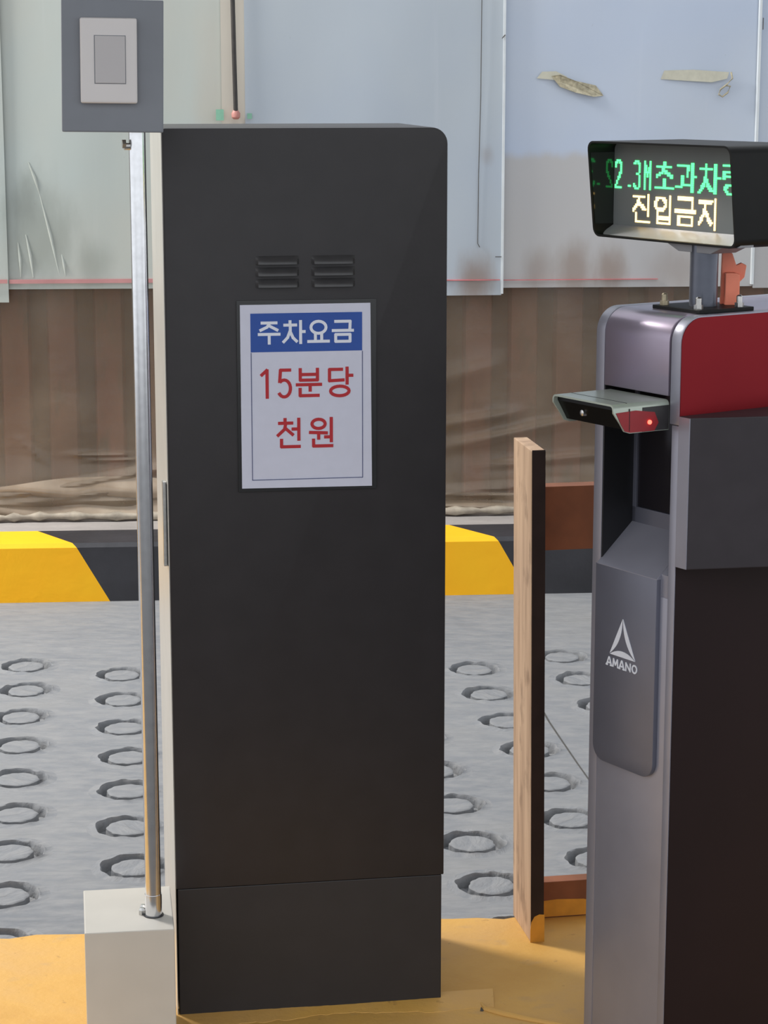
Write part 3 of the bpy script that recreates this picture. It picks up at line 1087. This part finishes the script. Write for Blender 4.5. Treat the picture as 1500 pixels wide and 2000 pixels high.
body = ext_y(side_profile(0.0), .1365, .152)
body.box(.0, DEP, .0, .0118, 0, .806)
body.box(.0005, DEP, .0118, .1365, 0, .600)
body.box(.052, DEP, .0118, .1365, .600, .8380)
body.build('body', M['kiosk_grey'], q, bevel=.0008, smooth=True)
ext_y(side_profile(.8385), .0195, .1362).build('top_cover', M['kiosk_cover'], q, bevel=.0018, smooth=True)
ext_y(side_profile(.8075, R - .002, .003, TOP - .003), .0160, .0198).build('cover_gap', M['kiosk_dark'], q)
ext_y(side_profile(.8070), .0, .0160).build('side_rim', M['kiosk_grey'], q, bevel=.0008, smooth=True)
rp = [(.0012, .8085)] + arc(.0012 + R - .001, TOP - .0015 - R + .001, R - .001, 180, 90, 10) + [(DEP, TOP - .0015), (DEP, .8085)]
MB().prism([(p[0], 0.0, p[1]) for p in rp], (0, -.0012, 0)).build('upper_side_panel', M['kiosk_red_refl'], q, smooth=True, label='upper side panel with a red reflection painted into its colour')
MB().box(.0012, DEP, -.0012, 0.0, 0.0, .8075).build('lower_side_panel', M['kiosk_maroon_refl'], q, label='near-black lower side panel with a dark red reflection painted in')
# wedge housing on the side
wz0, wz1 = .6408, .8180
wp = [(0.0, -.0012), (0.0, -.0205), (.150, -.0880), (.240, -.0880), (.240, -.0012)]
MB().prism([(p[0], p[1], wz0) for p in wp], (0, 0, wz1 - wz0)).build('screen_housing', M['kiosk_screen'], q, bevel=.0012, label='dark grey wedge-shaped housing on the side')
MB().box(-.0012, .0002, -.0200, -.0014, wz0 + .0005, wz1 - .0005).build('housing_edge', M['kiosk_grey'], q, label='pale metal edge strip of the housing')
# recess
MB().box(.001, .052, .1345, .1366, .612, .838).build('recess_cheek', M['kiosk_dark'], q)
rf = MB()
rf.box(.0470, .0522, .1285, .1352, .655, .838)
rf.box(.0470, .0522, .0118, .1352, .655, .6865)
rf.build('recess_frame', M['kiosk_front'], q, bevel=.0006)
MB().box(.0500, .0523, .0118, .1290, .686, .838).build('ticket_window', M['kiosk_glass'], q, label='dark glass window inside the recess')
tr = [(-.0061, .6217), (.0475, .6680), (.0475, .6000), (.0004, .6000), (.0004, .6205), (-.0061, .6205)]
MB().prism([(p[0], .0245, p[1]) for p in tr], (0, .1360 - .0245, 0)).build('sloping_tray', M['kiosk_grey'], q, bevel=.0006)
MB().prism([(p[0], .0118, p[1]) for p in [(.001, .6270), (.0475, .6670), (.0475, .6000), (.001, .6000)]], (0, .0128, 0)).build('tray_infill', M['kiosk_grey'], q)
# raised front panel with round lower corners
y0, y1, zb, zt, r = .0245, .1375, .3755, .6216, .020
fp = [(y0, zt), (y1, zt)] + [(p[0], p[1]) for p in arc(y1 - r, zb + r, r, 0, -90, 8)] + [(p[0], p[1]) for p in arc(y0 + r, zb + r, r, -90, -180, 8)]
MB().prism([(.0006, p[0], p[1]) for p in fp], (-.0066, 0, 0)).build('front_panel', M['kiosk_front'], q, bevel=.0006, smooth=True)


def front_glyph(key, w, ya, z0, wid, hei, x=-.0062, th=.0006):
    """text runs from large local y to small local y (left to right in view)"""
    m = MB()
    for i, qd in enumerate(stroke_quads(G[key], w, 0, z0, wid, hei)):
        m.prism([(x, ya - p[0], p[1]) for p in qd], (-th - .000012 * i, 0, 0))
    return m


lw = .0119
for i, key in enumerate('AMANO'):
    front_glyph(key, .0021, .1132 - i * lw, .4995, lw * .86, .0100).build('letter', M['white_print'], q)
# triangular emblem of three petals
ap, bl_, br = Vector((.0838, .5622)), Vector((.1078, .5140)), Vector((.0592, .5140))
cen = (ap + bl_ + br) / 3
emb = empty('emblem', (0, 0, 0), 0)
bpy.data.objects.remove(emb)
for (A, B) in ((ap, bl_), (bl_, br), (br, ap)):
    ctrl = (A + B) / 2 * .06 + cen * .94
    A2 = A.lerp((A + B) / 2, .03)
    B2 = B.lerp((A + B) / 2, .03)
    inner = []
    for i in range(1, 10):
        t = i / 10
        inner.append(B2 * (1 - t) ** 2 + ctrl * 2 * t * (1 - t) + A2 * t ** 2)
    pts = [A2, B2] + inner
    MB().prism([(-.0062, p.x, p.y) for p in pts], (-.0006, 0, 0)).build('emblem_petal', M['white_print'], q)

# camera visor over the recess
vis = MB()
za, th = .8350, .0022
xa = -.083
ya, yb2 = .0175, .1300


def visor_section(x, zlow, zt, r=.006):
    """inverted U, outer then inner outline in (y,z)"""
    o = [(ya, zlow)] + [(p[0], p[1]) for p in arc(ya + r, zt - r, r, 180, 90, 4)] + [(p[0], p[1]) for p in arc(yb2 - r, zt - r, r, 90, 0, 4)] + [(yb2, zlow)]
    i = [(yb2 - th, zlow)] + [(p[0], p[1]) for p in arc(yb2 - r, zt - r, r - th, 0, 90, 4)] + [(p[0], p[1]) for p in arc(ya + r, zt - r, r - th, 90, 180, 4)] + [(ya + th, zlow)]
    return [(x, *p) for p in o + i]


secs = []
for (x, zl) in ((0.0, .800), (-.058, .8005), (-.066, .803), (-.072, .812), (-.0825, .8335 - .008)):
    secs.append(visor_section(x, zl, za))


def skin(secs):
    m = MB()
    n = len(secs[0])
    vs = [p for s_ in secs for p in s_]
    fs = [(k * n + i, k * n + (i + 1) % n, (k + 1) * n + (i + 1) % n, (k + 1) * n + i) for k in range(len(secs) - 1) for i in range(n)]
    h_ = n // 2
    for base in (0, (len(secs) - 1) * n):
        for i in range(h_ - 1):
            fs.append((base + i, base + i + 1, base + n - 2 - i, base + n - 1 - i))
    return m.add(vs, fs)


vo = skin(secs).build('camera_visor', M['hood_metal'], q, smooth=True, label='projecting camera visor above the recess')
# inner lining, lens block, flank with painted red light, lamp, seam
cbk = [(-.001, .8325), (-.0765, .8325), (-.0765, .8275), (-.0625, .8045), (-.001, .8025)]
MB().prism([(p[0], ya + .0025, p[1]) for p in cbk], (0, yb2 - ya - .005, 0)).build('camera_block', M['lens_black'], vo)
ln = MB().tube([(-.066, .086, .817), (-.0735, .086, .817), (-.0742, .086, .817)], [.0042, .0036, .0022], 18)
ln.build('lens', M['bolt'], vo, smooth=True)
flank = [(-.0790, .8255), (-.0715, .8120), (-.0655, .8035), (-.058, .8015), (-.022, .8010), (-.016, .810), (-.022, .8225), (-.05, .8265)]
MB().prism([(p[0], ya - .0001, p[1]) for p in flank], (0, -.0008, 0)).build('red_light_flank', M['hood_painted_red_light'], vo, label='visor flank with red light painted on')
MB().box(-.040, -.0006, ya - .0005, ya - .00005, .8008, .8290).build('dark_flank', M['flank_dark'], vo, label='dark rear flank of the visor')
MB().tube([(-.0300, ya - .0004, .8115), (-.0300, ya - .0026, .8115)], .0026, 14).build('indicator_lamp', M['led_red'], vo, label='small red indicator lamp')
sl = MB()
sl.box(-.0600, -.0588, ya + .005, yb2 - .005, za - .0004, za + .00025)
sl.box(-.0600, -.0588, ya - .0009, ya, .803, .829)
sl.build('visor_seam', M['kiosk_dark'], vo)

# ================================================================== LED DISPLAY
dsp = empty('led_display', (QL[0], QL[1], TOP), QA, 'hooded LED message display on a short pole above the ticket machine', 'display')
z = lambda v: v - TOP
pa, pb = .0560, .0820
MB().tube([(pb, pa, .004), (pb, pa, z(1.008))], .0166, 30).build('pole', M['sign_pole'], dsp, smooth=True)
MB().box(pb - .042, pb + .042, pa - .042, pa + .042, 0.0, .0045).build('base_plate', M['sign_black'], dsp, bevel=.0008)
for (dx, dy, mt) in ((-.032, .032, 'brass'), (-.032, -.028, 'bolt'), (.026, -.034, 'bolt'), (.032, .032, 'brass')):
    b_ = MB()
    b_.tube([(pb + dx, pa + dy, .0045), (pb + dx, pa + dy, .0095)], .0055, 6)
    b_.tube([(pb + dx, pa + dy, .0095), (pb + dx, pa + dy, .0170), (pb + dx, pa + dy, .0185)], [.0036, .0036, .002], 12)
    b_.build('bolt', M[mt], dsp, smooth=True)
A0, A1 = -.0229, .2345
ZB, ZT = z(1.0085), z(1.1235)
PB = .088


def rrect(y0, y1, z0, z1, r, n=6):
    return (arc(y1 - r, z1 - r, r, 0, 90, n) + arc(y0 + r, z1 - r, r, 90, 180, n) +
            arc(y0 + r, z0 + r, r, 180, 270, n) + arc(y1 - r, z0 + r, r, 270, 360, n))


ro_ = rrect(A0, A1, ZB - .001, ZT, .011)
ri_ = rrect(A0 + .0024, A1 - .0024, ZB + .0014, ZT - .0024, .0088)
MB().prism([(PB + .0015, p[0], p[1]) for p in ri_], (.100, 0, 0)).build('housing', M['sign_black'], dsp)
MB().prism([(PB - .0005, p[0], p[1]) for p in rrect(A0 + .003, A1 - .003, ZB + .002, ZT - .003, .008)], (.0025, 0, 0)).build('display_face', M['sign_face'], dsp)
fb = lambda zz: .0462 + (ZT - zz) / (ZT - ZB) * .0125        # hood front edge leans back towards the foot
hm = MB()
nr = len(ro_)
hv = [(fb(p[1]), p[0], p[1]) for p in ro_] + [(.1905, p[0], p[1]) for p in ro_] + \
     [(fb(p[1]), p[0], p[1]) for p in ri_] + [(.1905, p[0], p[1]) for p in ri_]
hf = []
for i in range(nr):
    k_ = (i + 1) % nr
    hf += [(i, k_, nr + k_, nr + i), (2 * nr + k_, 2 * nr + i, 3 * nr + i, 3 * nr + k_), (k_, i, 2 * nr + i, 2 * nr + k_), (nr + i, nr + k_, 3 * nr + k_, 3 * nr + i)]
hm.add(hv, hf)
hm.build('hood', M['sign_black'], dsp, smooth=True, label='black rounded hood shading the display')
for (yy, t_) in ((A0 + .0026, .0004), (A1 - .0030, .0004)):
    MB().prism([(p[0], yy, p[1]) for p in [(fb(ZT - .014) + .002, ZT - .014), (PB - .001, ZT - .014), (PB - .001, ZB + .014), (fb(ZB + .014) + .002, ZB + .014)]], (0, t_, 0)).build('hood_lining', M['hood_inner'], dsp)
MB().prism([(p[0], A0 + .003, p[1]) for p in [(.0640, ZB), (.0885, ZB + .013), (.0885, ZB)]], (0, A1 - A0 - .006, 0)).build('sloping_sill', M['sign_sill'], dsp)
MB().prism([(.066, pa + .050, ZB - .001), (.066, pa - .050, ZB - .001), (.066, pa - .028, ZB - .010), (.066, pa + .028, ZB - .010)], (.040, 0, 0)).build('bracket', M['sign_sill'], dsp, bevel=.0008)


def led_char(key, col0, ncols, zrow, mat):
    """dot-matrix glyph: ncols x 16 dots at 2.5 mm pitch; column 0 at the far (left) end"""
    pitch = .00250
    m = MB()
    hit = set()
    for pl in G[key]:
        for (ax, ay), (bx, by) in zip(pl[:-1], pl[1:]):
            n_ = max(2, int(math.hypot((bx - ax) * ncols, (by - ay) * 16) * 3))
            for i in range(n_ + 1):
                t = i / n_
                u = (ax + (bx - ax) * t) * (ncols - 2.6) + .4
                v = (ay + (by - ay) * t) * 13.6 + .6
                hit.add((int(round(u)), int(round(v))))
                if ncols > 8:
                    hit.add((int(round(u + .55)), int(round(v))))
                if mat is M['led_amber']:
                    hit.add((int(round(u)), int(round(v - .5))))
    for (u, v) in hit:
        y = LEDY - (col0 + u) * pitch
        zz = zrow + v * pitch
        m.add([(PB - .0006, y, zz), (PB - .0006, y - .0023, zz), (PB - .0006, y - .0023, zz + .0023), (PB - .0006, y, zz + .0023),
               (PB - .0014, y, zz), (PB - .0014, y - .0023, zz), (PB - .0014, y - .0023, zz + .0023), (PB - .0014, y, zz + .0023)],
              [(4, 5, 6, 7), (0, 1, 5, 4), (1, 2, 6, 5), (2, 3, 7, 6), (3, 0, 4, 7)])
    m.build('led_character', mat, dsp)


LEDY = .2315
zr1, zr2 = z(1.0632), z(1.0235)
c = 0
for key, nc in (('d2', 8), ('dot', 8), ('d3', 8), ('dM', 8), ('cho', 16), ('gwa', 16), ('cha', 16), ('ryang', 16)):
    led_char(key, c, nc, zr1, M['led_green'])
    c += nc if key != 'dot' else 6
c = 14
for key in ('jin', 'ip', 'geum', 'ji'):
    led_char(key, c, 16, zr2, M['led_amber'])
    c += 16

# ---- orange plastic bracket standing behind the pole
ob = empty('orange_bracket', (QL[0], QL[1], TOP), QA, 'small orange plastic bracket behind the display pole', 'bracket')
e1 = Vector((.834, -.552))            # screen-right direction in local (b,a) terms is roughly (b+, a-)
e1 = Vector((.55, -.38)).normalized()
o0 = Vector((.1085, .0545))


def obp(poly, d0, d1):
    nrm = Vector((e1.y, -e1.x))       # towards the viewer
    m_ = MB()
    pts = [(o0.x + e1.x * u + nrm.x * d0, o0.y + e1.y * u + nrm.y * d0, w_) for (u, w_) in poly]
    return m_.prism(pts, (nrm.x * (d1 - d0), nrm.y * (d1 - d0), 0))


obp([(0, 0), (.022, 0), (.022, .030), (.028, .036), (.030, .050), (.024, .053), (.018, .050), (.013, .064), (.006, .066), (.001, .064)], -.014, -.006).build('back_plate', M['orange'], ob, bevel=.001)
obp([(.004, 0), (.021, 0), (.021, .040), (.016, .042), (.004, .042)], -.006, .006).build('pocket', M['orange'], ob, bevel=.0012)
